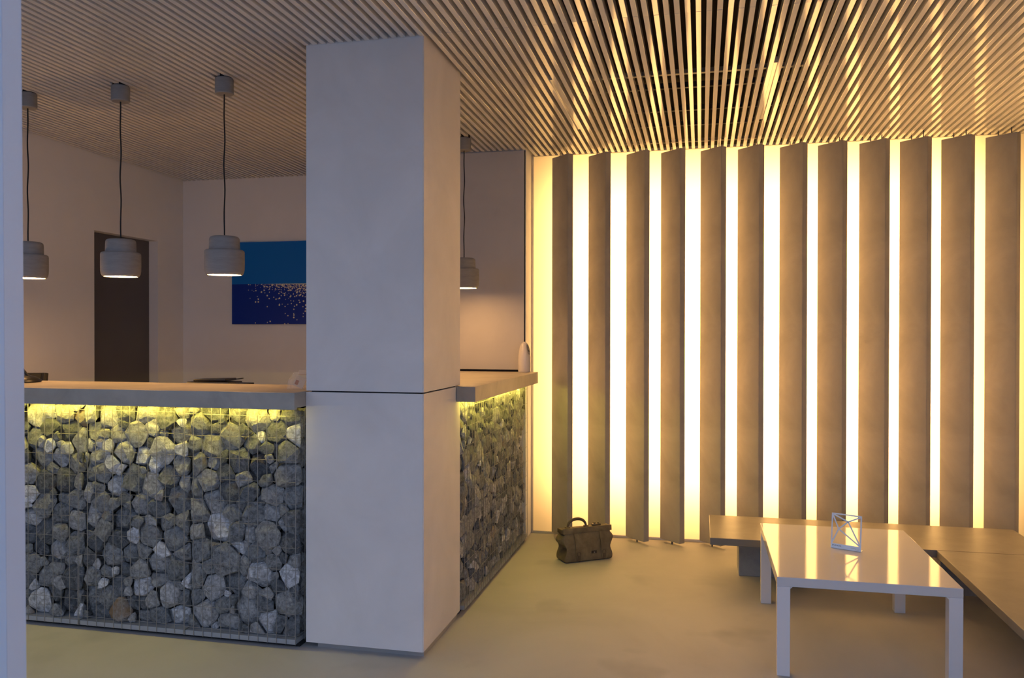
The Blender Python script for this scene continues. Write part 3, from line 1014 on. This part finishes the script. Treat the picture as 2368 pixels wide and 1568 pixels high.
#        z      end inset  half depth  end dent
rings = [(0.000, 0.010, 0.062, 0.000), (0.006, 0.001, 0.069, 0.000), (0.030, -0.002, 0.071, -0.004), (0.055, 0.003, 0.068, 0.008), (0.078, 0.012, 0.064, 0.036), (0.098, 0.008, 0.061, 0.022),
         (0.120, -0.003, 0.057, -0.020), (0.145, -0.004, 0.051, -0.030), (0.165, 0.004, 0.045, -0.014), (0.184, 0.012, 0.039, 0.012), (0.196, 0.014, 0.036, 0.012)]
mb = MB()
NU, NV = 14, 8
vs, fs = [], []
for z, ins_, hd, dent in rings:
    loop = []
    u0, u1 = ins_, BW - ins_
    for k in range(NU):
        loop.append((u0 + (u1 - u0) * k / NU, -1.0))
    for k in range(NV):
        loop.append((u1, -1 + 2 * k / NV))
    for k in range(NU):
        loop.append((u1 - (u1 - u0) * k / NU, 1.0))
    for k in range(NV):
        loop.append((u0, 1 - 2 * k / NV))
    for u, s in loop:
        m_ = 1 - s * s
        uu = u + (dent * m_ if u < BW / 2 else -dent * m_) * (1 if abs(s) < 1 else 0)
        f = (u - u0) / (u1 - u0)
        bul = 0.004 * math.sin(math.pi * f) * math.sin(math.pi * min(1, z / 0.2))
        v_ = BD / 2 + s * (hd + (bul if abs(s) > 0.99 else 0))
        nz = noise.noise(Vector((uu * 22, v_ * 22, z * 22))) * 0.0045 * (1 if 0.01 < z < 0.19 else 0.2)
        vs.append(tob(uu + (nz if abs(s) < 0.99 else 0), v_ + (nz if abs(s) > 0.99 else 0), z))
n = 2 * (NU + NV)
for i in range(len(rings) - 1):
    for k in range(n):
        fs.append((i * n + k, i * n + (k + 1) % n, (i + 1) * n + (k + 1) % n, (i + 1) * n + k))
fs.append(list(range(n))[::-1])
fs.append([(len(rings) - 1) * n + k for k in range(n)])
mb.add(vs, fs)
bo = part('body', mb, LEATHER, bag, True)
sd = bo.modifiers.new('smooth', 'SUBSURF')
sd.levels = sd.render_levels = 1
RB = Matrix((bu, bv, Vector((0, 0, 1)))).transposed().to_4x4()
RB.translation = BA
bb = lambda b: b.xf(RB)
# mouth frame: two jaws, with the flap lip proud of the front
part('frame_jaw', bb(MB().box(0.006, BW - 0.006, BD / 2 - 0.041, BD / 2 - 0.006, 0.190, 0.209, 0.004)), LEATHERD, bag, True)
part('frame_jaw', bb(MB().box(0.006, BW - 0.006, BD / 2 + 0.000, BD / 2 + 0.036, 0.190, 0.205, 0.004)), LEATHERD, bag, True)
lip = MB().box(-0.002, BW + 0.004, 0, 0.006, 0.0, 0.034, 0.0025)
lip.xf(Matrix.Translation((0, BD / 2 - 0.046, 0.180)) @ Matrix.Rotation(math.radians(-8), 4, 'X'))
part('front_flap', bb(lip), LEATHER, bag, True)
for u0, u1 in ((-0.008, 0.012), (BW - 0.012, BW + 0.006)):
    g = MB().box(u0, u1, BD / 2 - 0.036, BD / 2 + 0.034, 0.178, 0.207, 0.005)
    part('end_tab', bb(g), LEATHERD, bag, True)
# handle
hp, hr = [], []
for k in range(19):
    a = math.pi * k / 18
    hp.append(tob(0.115 - 0.066 * math.cos(a), BD / 2, 0.203 + 0.058 * math.sin(a) ** 0.8))
    hr.append(0.0065 + 0.0035 * math.sin(a))
part('handle', MB().tube(hp, hr, 10), LEATHERD, bag, True)
for u_ in (0.049, 0.181):
    part('handle_ring', bb(MB().box(u_ - 0.014, u_ + 0.014, BD / 2 - 0.012, BD / 2 + 0.012, 0.203, 0.215, 0.003)), BRASS, bag, True)
part('clasp', bb(MB().box(0.225, 0.285, BD / 2 - 0.012, BD / 2 + 0.010, 0.206, 0.221, 0.003).box(0.235, 0.25, BD / 2 - 0.006, BD / 2 + 0.006, 0.220, 0.229, 0.002).box(0.262, 0.275, BD / 2 - 0.006, BD / 2 + 0.006, 0.220, 0.227, 0.002)), BRASS, bag, True)


def front_v(z):
    for (z0, _, h0, _), (z1, _, h1, _) in zip(rings, rings[1:]):
        if z0 <= z <= z1:
            return BD / 2 - (h0 + (h1 - h0) * (z - z0) / (z1 - z0))
    return BD / 2 - rings[-1][2]


def strap(u0, w_, z0, z1, th_, tip):
    vs, fs = [], []
    zz = [z0 + (z1 - z0) * k / 12 for k in range(13)]
    for k, z in enumerate(zz):
        ww = w_ * (1 if k > 1 or not tip else (0.55 if k == 0 else 0.9))
        lean = (z1 - z) * -0.06
        for du, off in ((-ww / 2, 0.0015), (-ww / 2, -th_), (ww / 2, -th_), (ww / 2, 0.0015)):
            vs.append(tob(u0 + du - lean * 0.3, front_v(z) - 0.0065 * math.sin(math.pi * min(1, z / 0.2)) + off, z))
    for k in range(12):
        for j in range(4):
            fs.append((k * 4 + j, k * 4 + (j + 1) % 4, (k + 1) * 4 + (j + 1) % 4, (k + 1) * 4 + j))
    fs += [(3, 2, 1, 0), (48, 49, 50, 51)]
    return MB().add(vs, fs)


for u_ in (0.088, 0.268):
    s_ = part('strap', strap(u_, 0.030, 0.012, 0.186, 0.003, True), LEATHER, bag, True)
    ring = []
    for k in range(13):
        a = 2 * math.pi * k / 12
        zc_ = 0.052 + 0.017 * math.sin(a)
        ring.append(tob(u_ + 0.006 + 0.012 * math.cos(a), front_v(zc_) - 0.0085, zc_))
    part('buckle', MB().tube(ring, 0.0024, 6, False), LEATHERD, s_, True)
    part('strap_tip', strap(u_ + 0.006, 0.020, 0.006, 0.045, 0.006, True), LEATHERD, s_, True)
vz0 = front_v(0.055)
pl = part('name_plate', bb(MB().box(0.186, 0.219, vz0 - 0.0095, vz0 - 0.003, 0.050, 0.066, 0.001)), PLATE, bag)
part('plate_mark', bb(MB().prism([(0.198, vz0 - 0.0099), (0.207, vz0 - 0.0099), (0.207, vz0 - 0.0094), (0.198, vz0 - 0.0094)], 0.0545, 0.0575).prism([(0.2005, vz0 - 0.0099), (0.2045, vz0 - 0.0099), (0.2045, vz0 - 0.0094), (0.2005, vz0 - 0.0094)], 0.0575, 0.0605)), PALE, pl)
